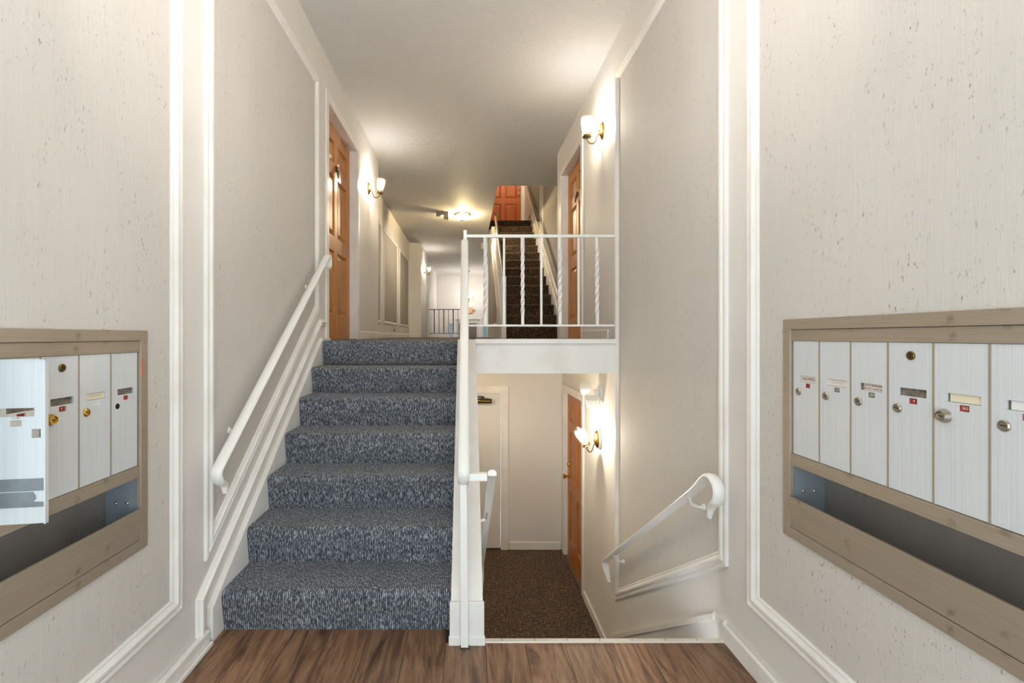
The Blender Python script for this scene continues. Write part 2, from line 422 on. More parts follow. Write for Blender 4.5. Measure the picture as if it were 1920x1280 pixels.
build(MB().box(0.36, 1.45, 10.55, 11.8, 3.7605, 3.9525), 'floor_upper', 'carpet_brown', kind='structure', label='brown carpeted floor at the top of the upper stairs', cat='floor')
# floors
fl = build(MB().box(-W, W, -0.72, 2.118, -0.06, -0.007).box(-W, 0.07, 2.118, 2.26, -0.06, -0.007), 'floor', 'shadow_gap', kind='structure',
           label='brown wood-look plank floor of the entry', cat='floor')
x = -W+0.005; pw = 0.1775; gap = 0.002
row = 0
while x < W-0.01:
    x1 = min(x+pw, W-0.002); yend = 2.215 if x1 < 0.075 else 2.117
    cuts = [-0.60, 2.6-0.47*((row*3) % 5)-0.9, yend]
    cuts = sorted(c for c in cuts if c <= yend)
    if x < 0.07 < x1 and yend < 2.2: pass
    for a, c in zip(cuts[:-1], cuts[1:]):
        if c-a < 0.05: continue
        build(MB().box(x+gap/2, x1-gap/2, a+gap/2, c-gap/2, -0.007, 0.0), 'plank', 'plank_oak', fl)
    x += pw; row += 1
b = MB().box(-W, -0.07, 3.735, 6.2, 1.105, UP).box(-0.07, W, 3.675, 6.2, 1.105, UP).box(-1.43, 1.45, 6.2, 11.8, 1.105, UP).box(-W, W, 11.8, 14.38, 1.105, UP)
build(b, 'floor_landing', 'carpet_brown', kind='structure', label='brown carpeted landing floor at the top of the slate stairs', cat='floor')
build(MB().box(-W-0.1, W+0.1, 2.0, 5.87, LOW-0.08, LOW), 'floor_lower', 'carpet_brown', kind='structure', label='brown flecked carpet floor of the lower hall', cat='floor')
build(MB().box(-W-0.1, W+0.1, 14.25, 18.1, -0.08, 0), 'floor_rear', 'carpet_brown', kind='structure', label='floor of the rear entry below the far railing', cat='floor')
build(MB().box(-1.2, 1.2, 14.25, 14.38, 0, 1.1049), 'wall_rear_riser', 'paint', kind='structure', label='wall below the far end of the landing', cat='wall')
WD = (-0.48, 0.434, LOW, 0.70)
build(MB().slab_holes(-W-0.1, W, LOW-0.1, 1.1, [WD], 5.75, 5.88, 'y'), 'wall_back_lower', 'paint', kind='structure', label='off-white back wall of the lower hall', cat='wall')
build(MB().box(-W, -0.07, 3.83, 3.90, LOW, 1.08), 'wall_under_stairs', 'paint', kind='structure', label='wall closing off the space under the upward stairs', cat='wall')
# low wall between the two flights
RT = 0.745
cw = build(MB().prism([(2.113, LOW), (2.113, 0.19), (3.665, 0.19+RT*1.552), (3.665, 1.083), (3.84, 1.083), (3.84, LOW)], -0.07, 0.072, 'x'), 'wall_centre', 'trim', kind='structure',
           label='white sloped knee wall between the up and down stairs', cat='wall')
build(MB().box(-0.076, 0.078, 2.098, 2.113, 0, 0.19), 'front_board', 'trim', cw, bevel=0.002)
build(MB().box(-0.080, 0.082, 2.092, 2.105, 0, 0.042), 'base_shoe', 'trim', cw, bevel=0.004)
# landing fascia
tf = root('trim_1', (0.6, 3.66, 1.083), 'white fascia board under the landing railing', 'trim', kind='structure')
build(MB().box(0.074, W-0.001, 3.652, 3.674, 1.083, 1.345), 'board', 'trim', tf)
build(MB().box(0.066, W-0.001, 3.628, 3.674, 1.312, 1.350), 'cap', 'trim', tf, bevel=0.006)

# ------------------------------------------------------------------ wall panels: wallpaper inside profiled mouldings
def panel(n, parent, X, side, pts, width, height, label, paper='wallpaper', hole=None):
    inner = offset_poly(pts, width*0.8)
    if hole:
        ys = [p[0] for p in inner]; zs = [p[1] for p in inner]
        mb = MB().slab_holes(min(ys), max(ys), min(zs), max(zs), [hole], X, X+side*0.002, 'x')
        if side < 0: mb.f = [f[::-1] for f in mb.f]
    else: mb = MB().prism([(p[0], p[1]) for p in inner], min(X, X+side*0.002), max(X, X+side*0.002), 'x')
    build(mb, 'wallpaper_panel', paper, parent)
    ys = [p[0] for p in pts]; zs = [p[1] for p in pts]
    t = root('trim_%d' % n, (X, sum(ys)/len(ys), min(zs)), label, 'trim', kind='structure')
    moulding(t, X, side, pts, width, height)
MW, MH = 0.072, 0.020
panel(2, wl, -W, 1, [(0.10,0.262),(1.925,0.262),(1.925,3.385),(0.10,3.385)], MW, MH, 'white moulding frame around the left mailboxes',
      hole=(MBL['near']+0.01, MBL['far']-0.01, MBL['z']+0.01, MBL['z']+MBL['h']-0.01))
panel(3, wr, W, -1, [(0.10,0.265),(1.95,0.265),(1.95,3.40),(0.10,3.40)], MW, MH, 'white moulding frame around the right mailboxes',
      hole=(MBR['near']+0.01, MBR['far']-0.01, MBR['z']+0.01, MBR['z']+MBR['h']-0.01))
panel(4, wl, -W, 1, [(2.098,0.372),(3.70,1.572),(3.70,3.385),(2.098,3.385)], MW, MH, 'white moulding frame above the left stair handrail')
panel(5, wr, W, -1, [(2.105,0.345),(2.105,3.40),(3.685,3.40),(3.685,-0.69)], MW, MH, 'white moulding frame above the downward stairs')
wlh = bpy.data.objects['wall_left_hallway']
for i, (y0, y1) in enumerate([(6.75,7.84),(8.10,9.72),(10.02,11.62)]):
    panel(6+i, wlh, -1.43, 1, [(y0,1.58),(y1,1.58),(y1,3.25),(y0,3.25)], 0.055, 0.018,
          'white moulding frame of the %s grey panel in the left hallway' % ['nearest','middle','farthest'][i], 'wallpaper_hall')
# upper stair: wall below it with a sloped panel, right wall panels
R2, T2, Y2 = 0.187, 0.25, 7.3
S2 = R2/T2
sw = build(MB().prism([(7.25,UP),(7.25,1.58),(10.1,1.58+S2*2.85),(11.8,3.699),(11.8,UP)], 0.53, 0.60, 'x'), 'wall_stair_side', 'paint', kind='structure',
           label='white wall under the upper flight of stairs', cat='wall')
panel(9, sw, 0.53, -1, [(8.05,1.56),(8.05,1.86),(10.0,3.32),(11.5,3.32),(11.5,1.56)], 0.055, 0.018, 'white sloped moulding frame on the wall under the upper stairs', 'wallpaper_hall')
wrh = bpy.data.objects['wall_right_hallway']
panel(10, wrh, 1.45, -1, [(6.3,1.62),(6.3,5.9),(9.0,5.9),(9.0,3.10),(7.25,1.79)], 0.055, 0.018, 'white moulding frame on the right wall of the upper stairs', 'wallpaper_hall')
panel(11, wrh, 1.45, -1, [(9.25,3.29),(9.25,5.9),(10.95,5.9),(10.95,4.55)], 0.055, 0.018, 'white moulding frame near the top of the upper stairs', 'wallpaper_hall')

# baseboards, skirts
def base(name, mb, label): return build(mb, name, 'trim', kind='structure', label=label, cat='baseboard', bevel=0.006)
base('baseboard_left', MB().box(-W, -1.137, -0.6, 2.10, 0, 0.072).box(-1.137, -1.121, -0.6, 2.10, 0, 0.022), 'white baseboard along the left entry wall')
base('baseboard_right', MB().box(1.146, W, -0.6, 2.13, 0, 0.085), 'white baseboard along the right entry wall')
base('baseboard_landing_left', MB().box(-W, -W+0.015, 5.11, 6.24, UP, UP+0.09).box(-1.43, -1.415, 6.24, 11.8, UP, UP+0.09).box(-1.43, -1.14, 11.785, 11.8, UP, UP+0.09), 'white baseboard along the left side of the landing')
base('baseboard_landing_right', MB().box(W-0.015, W, 3.87, 4.70, UP, UP+0.09), 'short white baseboard behind the landing railing')
base('baseboard_lower_right', MB().box(W-0.018, W, 3.3, 4.66, LOW, LOW+0.085), 'white baseboard along the lower right wall')
base('baseboard_lower_back', MB().box(0.515, W-0.02, 5.735, 5.75, LOW, LOW+0.095), 'white baseboard on the lower back wall')
sk = root('trim_12', (-1.15, 2.9, 0), 'white sloped skirt board along the left of the slate stairs', 'trim', kind='structure')
build(MB().prism([(2.115,0),(2.115,0.155),(3.735,1.355),(3.95,1.355),(3.95,1.0),(2.5,0)], -W, -1.135, 'x'), 'skirt_board', 'trim', sk, bevel=0.003)
moulding(sk, -W, 1, [(2.082,0.072),(2.082,0.212),(3.755,1.455),(3.86,1.455)], -0.05, 0.024, closed=False)
sk = root('trim_13', (1.15, 2.9, LOW), 'white sloped skirt board along the right of the downward stairs', 'trim', kind='structure')
SR = -0.70
build(MB().prism([(2.118,-0.35),(2.118,0.10),(2.20,0.085),(3.80,0.085+SR*1.6),(3.80,LOW)], W-0.012, W, 'x'), 'skirt_board', 'paint', sk)
build(MB().prism([(2.20,0.085),(3.80,0.085+SR*1.6),(3.80,0.055+SR*1.6),(2.20,0.055)], W-0.020, W-0.012, 'x'), 'skirt_cap', 'trim', sk)
build(MB().box(W-0.016, W-0.0122, 2.118, 2.20, -0.35, 0.095), 'skirt_end', 'trim', sk)
th = root('trim_14', (0.6, 2.12, 0), 'pale metal threshold strip with nails at the top of the downward stairs', 'trim', kind='structure')
build(MB().box(0.074, W-0.012, 2.114, 2.140, -0.010, 0.006), 'strip', 'strip_alu', th, bevel=0.003)
for k in range(7):
    build(MB().lathe([(0.004,0),(0.004,0.0015),(0.002,0.0025)], 8, (0.16+k*0.146, 2.127, 0.006)), 'nail', 'lock_nickel', th)

# ------------------------------------------------------------------ stairs
def steps(r, n, x0, x1, y0, t, z0, rise, mat):
    for k in range(n):
        zb, zt = z0+k*rise, z0+(k+1)*rise; yf = y0+k*t; yb = yf+t+0.03
        if k == n-1: yb = yf+0.10
        wob = 0.004*math.sin(k*2.3)
        p = [(yf+0.012,zb),(yf-0.010,zt-0.042),(yf-0.012+wob,zt-0.024),(yf-0.006+wob,zt-0.009),(yf+0.008,zt-0.001),(yf+0.03,zt),(yb,zt),(yb,zb)]
        build(MB().prism(p, x0, x1, 'x'), 'step', mat, r, smooth=True)
st = root('staircase', (-0.6, 2.2, 0), 'short flight of slate-grey carpeted steps rising to the landing', 'stairs')
steps(st, 7, -1.134, -0.071, 2.2, 0.254, 0, 0.1907, 'carpet_slate')
su = root('staircase', (1.02, 7.3, UP), 'long dark brown carpeted upper flight behind the landing railing', 'stairs')
steps(su, 14, 0.601, 1.432, Y2, T2, UP, R2, 'carpet_brown')
sd = root('staircase', (0.62, 2.14, LOW), 'brown carpeted steps dropping from the threshold to the lower hall', 'stairs')
for k in range(1, 6):
    zt = -k*0.2033; ya = 2.142+(k-1)*0.254
    build(MB().box(0.073, W-0.02, ya, ya+0.254, zt-0.2033, zt), 'step', 'carpet_brown', sd, bevel=0.012)
# skirt of upper stair on the right wall
sk = root('trim_15', (1.44, 9.0, UP), 'white sloped skirt board on the right of the upper stairs', 'trim', kind='structure')
build(MB().prism([(7.22,UP),(7.22,1.60),(7.3,1.62),(10.55,1.62+S2*3.25),(11.0,1.62+S2*3.25),(11.0,3.7),(10.2,3.3),(7.6,UP)], 1.433, 1.45, 'x'), 'skirt_board', 'trim', sk)
moulding(sk, 1.45, -1, [(7.22,1.60),(7.3,1.64),(10.55,1.64+S2*3.25),(10.95,1.64+S2*3.25)], -0.045, 0.028, closed=False)

# ------------------------------------------------------------------ doors
def casing(r, w, h, cw_=0.065, depth=0.08, yf=0.0, name='door_casing', proud=0.016):
    """jamb lining + architrave, wall face at y = yf, opening 0..w, 0..h"""
    mb = MB().slab_holes(-cw_, w+cw_, 0, h+cw_, [(0.0, w, -1, h)], yf-proud, yf-0.0005, 'y'); build(mb, name, 'trim', r, bevel=0.004)
    mb = MB().slab_holes(-0.012+0.0125, w-0.0005, 0, h-0.0005, [(0.018, w-0.018, -1, h-0.018)], yf-proud+0.004, yf+depth+0.05, 'y'); build(mb, 'jamb', 'trim', r)
def knocker(r, x, z, yf):
    build(MB().lathe([(0.020,0),(0.018,0.012),(0.006,0.018)], 12, (x, yf, z+0.05), 'y', (1,1.6)), 'knocker_plate', 'iron_and_backlit', r)
    build(MB().tube([(x-0.018,yf-0.016,z+0.045),(x-0.026,yf-0.02,z),(x-0.012,yf-0.022,z-0.035),(x+0.012,yf-0.022,z-0.035),(x+0.026,yf-0.02,z),(x+0.018,yf-0.016,z+0.045)], 0.005, 6), 'knocker_ring', 'iron_and_backlit', r)
def knob(r, x, z, yf, mat='brass'):
    build(MB().lathe([(0.030,0),(0.030,0.006),(0.012,0.012),(0.012,0.030),(0.027,0.045),(0.027,0.060),(0.014,0.070)], 16, (x, yf, z), 'y'), 'door_knob', mat, r, smooth=True)
    build(MB().lathe([(0.028,0),(0.026,0.010),(0.012,0.020)], 16, (x, yf, z+0.14), 'y'), 'deadbolt', mat, r, smooth=True)
HP = math.pi/2
def wood_door(n, hole, X, rz, label, mat, rec=0.075, knob_side=0, knk=True):
    w = hole[1]-hole[0]; h = hole[3]-hole[2]
    y = hole[0] if rz > 0 else hole[1]
    r = root('door_%d' % n, (X, y, hole[2]), label, 'door', rz=rz, kind='structure')
    casing(r, w, h)
    lw = w-0.036
    # leaf between the jambs
    s0 = 0.018
    s = 0.115; mid = 0.10; hh = h/2.01
    cols = [(s0+s, w/2-mid/2), (w/2+mid/2, w-s0-s)]
    rows = ((0.24,0.83),(0.97,1.53),(1.65,1.86))
    holes = [(a, b, c*hh, d*hh) for a, b in cols for c, d in rows]
    build(MB().slab_holes(s0+0.003, w-s0-0.003, 0.006, h-0.022, holes, rec, rec+0.044, 'y'), 'door_leaf', mat, r)
    for a, b, c, d in holes:
        e = 0.05; yf = rec
        vs_ = [(a,yf,c),(b,yf,c),(b,yf,d),(a,yf,d),
               (a+0.014,yf+0.022,c+0.014),(b-0.014,yf+0.022,c+0.014),(b-0.014,yf+0.022,d-0.014),(a+0.014,yf+0.022,d-0.014),
               (a+e,yf+0.007,c+e),(b-e,yf+0.007,c+e),(b-e,yf+0.007,d-e),(a+e,yf+0.007,d-e)]
        fs = [(0,1,5,4),(1,2,6,5),(2,3,7,6),(3,0,4,7),(4,5,9,8),(5,6,10,9),(6,7,11,10),(7,4,8,11),(8,9,10,11)]
        build(MB().add(vs_, fs), 'door_panel', mat, r)
    build(MB().box(0.0, w, -0.004, rec+0.06, 0.0, 0.0075), 'sill', 'wood_rail', r)
    if knk: knocker(r, w/2, 1.57*hh, rec)
    kx = s0+0.06 if knob_side == 0 else w-s0-0.06
    knob(r, kx, 0.95, rec)
    return r
wood_door(1, LD, -W, HP, 'honey-stained six-panel wooden door in the left wall by the stairs', 'door_fir', knob_side=0)
wood_door(2, RD, W, -HP, 'honey-stained six-panel wooden door in the right wall behind the landing railing', 'door_fir', knob_side=1)
wood_door(3, RL, W, -HP, 'brown six-panel wooden door in the lower hall beside the tilted sconce', 'door_lower', knob_side=0, rec=0.03, knk=False)
wood_door(4, RB, -1.14, HP, 'dim door in the far left wall beyond the hallway panels', 'door_dim', rec=0.05, knk=False, knob_side=0)
# orange door at the top of the upper stairs (faces the viewer)
r = root('door_5', (0.44, 11.8, 3.955), 'orange six-panel door at the top of the upper stairs', 'door', rz=0, kind='structure')
w, h = 0.935, 2.035
casing(r, w, h, 0.06)
holes = [(a, b, c, d) for a, b in ((0.12, 0.415), (0.515, 0.815)) for c, d in ((0.22,0.72),(0.86,1.47),(1.6,1.86))]
build(MB().slab_holes(0.021, w-0.021, 0.006, h-0.022, holes, 0.03, 0.074, 'y'), 'door_leaf', 'door_orange', r)
for a, b, c, d in holes:
    e = 0.05; yf = 0.03
    vs_ = [(a,yf,c),(b,yf,c),(b,yf,d),(a,yf,d),(a+0.014,yf+0.022,c+0.014),(b-0.014,yf+0.022,c+0.014),(b-0.014,yf+0.022,d-0.014),(a+0.014,yf+0.022,d-0.014),
           (a+e,yf+0.007,c+e),(b-e,yf+0.007,c+e),(b-e,yf+0.007,d-e),(a+e,yf+0.007,d-e)]
    build(MB().add(vs_, [(0,1,5,4),(1,2,6,5),(2,3,7,6),(3,0,4,7),(4,5,9,8),(5,6,10,9),(6,7,11,10),(7,4,8,11),(8,9,10,11)]), 'door_panel', 'door_orange', r)
knob(r, w-0.075, 0.96, 0.03, 'lock_nickel')
# plain white door with a closer in the lower hall
r = root('door_6', (WD[0], 5.75, LOW), 'plain white door with a brass closer in the lower hall', 'door', rz=0, kind='structure')
w, h = WD[1]-WD[0], WD[3]-WD[2]
casing(r, w, h, 0.07)
build(MB().box(0.021, w-0.021, 0.02, 0.06, 0.008, h-0.021), 'door_leaf', 'door_white', r, bevel=0.002)
build(MB().box(0, w, 0.005, 0.10, -0.001, 0.007), 'sill', 'shadow_gap', r)
cl = build(MB().lathe([(0.026,-0.105),(0.030,-0.10),(0.030,0.10),(0.026,0.105)], 14, (w-0.235, -0.022, h-0.115), 'x'), 'door_closer', 'brass_dark', r, smooth=True)
build(MB().lathe([(0.02,0),(0.02,0.02),(0.012,0.03)], 12, (w-0.235, -0.022, h-0.092)), 'spindle', 'iron_and_backlit', cl)
build(MB().tube([(w-0.235,-0.03,h-0.06),(w-0.45,-0.10,h-0.05),(w-0.62,-0.02,h+0.01)], 0.009, 6), 'closer_arm', 'iron_and_backlit', cl)
build(MB().box(w-0.30, w-0.17, -0.006, 0.02, h-0.145, h-0.085), 'closer_plate', 'iron_and_backlit', cl)
# rear entry door and sidelights
r = root('door_7', (-0.44, 18.0, 0.0), 'pale grey rear entry door between two bright sidelights', 'door', rz=0, kind='structure')
casing(r, 0.96, 2.03, 0.05)
build(MB().slab_holes(0.02, 0.94, 0.01, 2.01, [(0.14,0.82,1.1,1.86),(0.14,0.82,0.2,0.95)], 0.04, 0.085, 'y'), 'door_leaf', 'door_white', r)
for z0_, z1_ in ((1.1,1.86),(0.2,0.95)): build(MB().box(0.14, 0.82, 0.062, 0.08, z0_, z1_), 'door_panel', 'door_dim', r)
for i, (x0, x1, z0, z1) in enumerate(RS[:2]):
    w_ = root('window_%d' % (4+i), ((x0+x1)/2, 18.0, z0), 'narrow bright patterned sidelight %s of the rear entry door' % ['left','right'][i], 'window', kind='structure')
    build(MB().box(x0, x1, 18.05, 18.06, z0, z1), 'pane', 'sidelight_glass_dimmed', w_)
    build(MB().slab_holes(x0-0.035, x1+0.035, z0-0.035, z1+0.035, [(x0+0.004, x1-0.004, z0+0.004, z1-0.004)], 17.98, 18.04, 'y'), 'window_frame', 'trim', w_)

# ------------------------------------------------------------------ railings and handrails
def arc(pts, n=3):
    """Chaikin smoothing, ends kept"""
    for _ in range(n):
        q = [pts[0]]
        for a, b in zip(pts[:-1], pts[1:]):
            q += [(a[0]*0.75+b[0]*0.25, a[1]*0.75+b[1]*0.25), (a[0]*0.25+b[0]*0.75, a[1]*0.25+b[1]*0.75)]
        q.append(pts[-1]); pts = q
    return pts
def taper(path, w, tip, k0=0.0, k1=0.0):
    """width w narrowing to tip over the first k0 / last k1 metres"""
    L = [0]
    for a, b in zip(path[:-1], path[1:]): L.append(L[-1]+math.hypot(b[0]-a[0], b[1]-a[1]))
    out = []
    for s in L:
        f = 1.0
        if k0: f = min(f, tip+(1-tip)*min(s/k0, 1))
        if k1: f = min(f, tip+(1-tip)*min((L[-1]-s)/k1, 1))
        out.append(w*f)
    return out
def bracket(r, X, side, y, z):
    build(MB().tube([(X-side*0.0, y, z-0.012), (X-side*0.02, y+0.01, z-0.05), (X-side*0.055, y+0.015, z-0.065), (X-side*0.084, y+0.015, z-0.065)], 0.007, 8), 'bracket', 'rail_white', r, smooth=True)
    build(MB().lathe([(0.016,0),(0.015,0.006),(0.009,0.010)], 14, ((-W+0.0021) if side > 0 else (W-0.0121 if False else W-0.0125), y+0.015, z-0.065), 'x') if side > 0 else
          MB().lathe([(0.009,0),(0.015,0.004),(0.016,0.010)], 14, (W-0.0121, y+0.015, z-0.065), 'x'), 'bracket_plate', 'rail_white', r, smooth=True)
hr = root('handrail', (-1.08, 2.9, 0.70), 'white handrail on the left wall above the slate stairs', 'handrail')
p = arc([(2.115,0.672),(2.105,0.715),(2.055,0.735),(2.030,0.785),(2.075,0.815),(2.12,0.850),(3.60,1.950),(3.665,2.0),(3.705,1.985),(3.71,1.93),(3.685,1.90)])
build(MB().rail(-1.08, p, taper(p, 0.052, 0.45, 0.09, 0), 0.022), 'rail', 'rail_white', hr, smooth=True)
bracket(hr, -1.08, 1, 2.30, 0.975); bracket(hr, -1.08, 1, 3.40, 1.79)
hr = root('handrail', (1.08, 2.9, -0.5), 'white handrail with curled end on the right wall above the downward stairs', 'handrail')
p = arc([(2.105,0.565),(2.085,0.62),(2.025,0.66),(2.02,0.735),(2.11,0.765),(2.20,0.675),(2.30,0.600),(3.62,-0.325),(3.69,-0.375),(3.68,-0.43),(3.585,-0.50)])
build(MB().rail(1.08, p, taper(p, 0.052, 0.4, 0.10, 0.12), 0.022), 'rail', 'rail_white', hr, smooth=True)
bracket(hr, 1.08, -1, 2.30, 0.60); bracket(hr, 1.08, -1, 3.48, -0.23)

def straight_railing(name, loc, label, x_post, x_end, y, z0, zlow, ztop, xs, ends):
    r = root(name, loc, label, 'railing')
    build(MB().box(min(x_post, x_end), max(x_post, x_end), y-0.012, y+0.012, ztop-0.024, ztop), 'top_rail', 'rail_white', r, bevel=0.003)
    build(MB().box(min(x_post, x_end), max(x_post, x_end), y-0.008, y+0.008, zlow-0.016, zlow), 'bottom_rail', 'rail_white', r, bevel=0.002)
    for i, xx in enumerate(xs):
        build(MB().twist(xx, y, zlow, ztop-0.024, 0.0080 if i % 2 else 0.0112, 0 if i % 2 else 1.9), 'baluster', 'rail_white', r)
    build(MB().box(x_post-0.014, x_post+0.014, y-0.014, y+0.014, z0, ztop+0.035), 'post', 'rail_white', r, bevel=0.003)
    for zz in (ztop-0.012, zlow-0.008):
        build(MB().box(x_end-0.006, x_end, y-0.018, y+0.018, zz-0.045, zz+0.045), 'wall_flange', 'rail_white', r)
    return r
straight_railing('railing', (0.55, 3.695, 1.35), 'white metal balcony railing with twisted balusters on the landing edge', -0.012, W-0.001, 3.695, UP, 1.462, 2.163,
                 [0.146+0.1455*k for k in range(7)], True)
rr = straight_railing('railing', (-0.55, 14.34, UP), 'thin railing at the far end of the landing, coloured dark as if backlit', 0.02, -1.139, 14.30, UP, 1.46, 2.19,
                 [-0.12-0.143*k for k in range(7)], True)
for c_ in rr.children: c_.data.materials[0] = M['iron_and_backlit'].m  # white railing recoloured dark: backlight shade put into its colour
for c_ in list(rr.children):
    if c_.name.startswith('wall_flange'): bpy.data.objects.remove(c_)
build(MB().box(-1.1395, -1.133, 14.28, 14.32, 2.12, 2.20), 'wall_flange', 'iron_and_backlit', rr)
# centre rail up the knee wall
cr = root('stair_railing', (-0.01, 2.9, 0.0), 'white stair railing on the knee wall between the two flights', 'railing')
XC = -0.014
p = arc([(2.125,0.672),(2.112,0.715),(2.06,0.735),(2.035,0.79),(2.08,0.83),(2.12,0.862),(3.62,2.075),(3.668,2.113)])
build(MB().rail(XC, p, taper(p, 0.052, 0.5, 0.08, 0), 0.024), 'rail', 'rail_white', cr, smooth=True)
build(MB().prism([(2.14,0.30),(2.14,0.285),(3.67,0.285+RT*1.53),(3.67,0.30+RT*1.53)], XC-0.008, XC+0.008, 'x'), 'bottom_bar', 'rail_white', cr)
for k in range(10):
    y = 2.24+k*0.145; z0 = 0.29+RT*(y-2.14); z1 = 0.862+0.809*(y-2.12)-0.008
    build(MB().twist(XC, y, z0, z1, 0.008 if k % 2 else 0.009, 0 if k % 2 else 2.2), 'baluster', 'rail_white', cr)
build(MB().prism([(-0.026,0.0),(0.008,0.0),(0.0,0.76),(-0.030,0.76)], 2.074, 2.090, 'y'), 'post', 'rail_white', cr, bevel=0.002)
build(MB().box(-0.030, 0.012, 2.070, 2.0915, 0, 0.006), 'post_foot', 'shadow_gap', cr)
# handrail of the downward flight, tied to the centre rail
hr = root('handrail', (0.115, 2.9, -0.5), 'white handrail descending on the inner side of the downward stairs', 'handrail')
p = arc([(2.075,0.772),(2.12,0.748),(2.3,0.61),(3.52,-0.30),(3.60,-0.36),(3.62,-0.41),(3.58,-0.56)])
build(MB().rail(0.112, p, taper(p, 0.040, 0.5, 0, 0.1), 0.028), 'rail', 'rail_white', hr, smooth=True)
build(MB().box(0.003, 0.0905, 2.060, 2.090, 0.738, 0.772), 'cross_bar', 'rail_white', cr, bevel=0.004)
for y, z in ((2.5,0.455),(3.35,-0.18)):
    build(MB().tube([(0.112,y,z-0.012),(0.10,y,z-0.05),(0.0725,y,z-0.06)], 0.008, 8), 'bracket', 'rail_white', hr, smooth=True)
# upper stair railing
ur = root('stair_railing', (0.565, 8.7, UP), 'white twisted-baluster railing with brown handrail on the upper stairs', 'railing')
XU = 0.565
zt = lambda y: 1.58+S2*(y-7.25)
build(MB().box(0.528, 0.602, 7.17, 7.25, UP, 2.28), 'newel_post', 'rail_white', ur, bevel=0.006)
p = [(7.2,2.22),(7.3,2.29),(9.15,2.29+S2*1.85),(9.28,2.29+S2*1.98)]
build(MB().rail(XU, p, 0.05, 0.045), 'rail', 'wood_rail', ur, smooth=True)
for k in range(15):
    y = 7.37+k*0.122
    build(MB().twist(XU, y, zt(y)+0.005, 2.29+S2*(y-7.3)-0.02, 0.008, 2.2 if k % 2 else 0), 'baluster', 'rail_white', ur)
hr = root('handrail', (1.40, 10.5, 4.5), 'brown wooden handrail end on the right wall at the top of the upper stairs', 'handrail')
build(MB().rail(1.395, [(9.2,3.62),(10.75,3.62+S2*1.55)], 0.045, 0.05), 'rail', 'wood_rail', hr, smooth=True)
for y in (9.5, 10.5): build(MB().tube([(1.395,y,3.60+S2*(y-9.2)-0.02),(1.395,y,3.55+S2*(y-9.2)-0.02),(1.4495,y,3.53+S2*(y-9.2)-0.02)], 0.007, 6), 'bracket', 'brass_dark', hr)

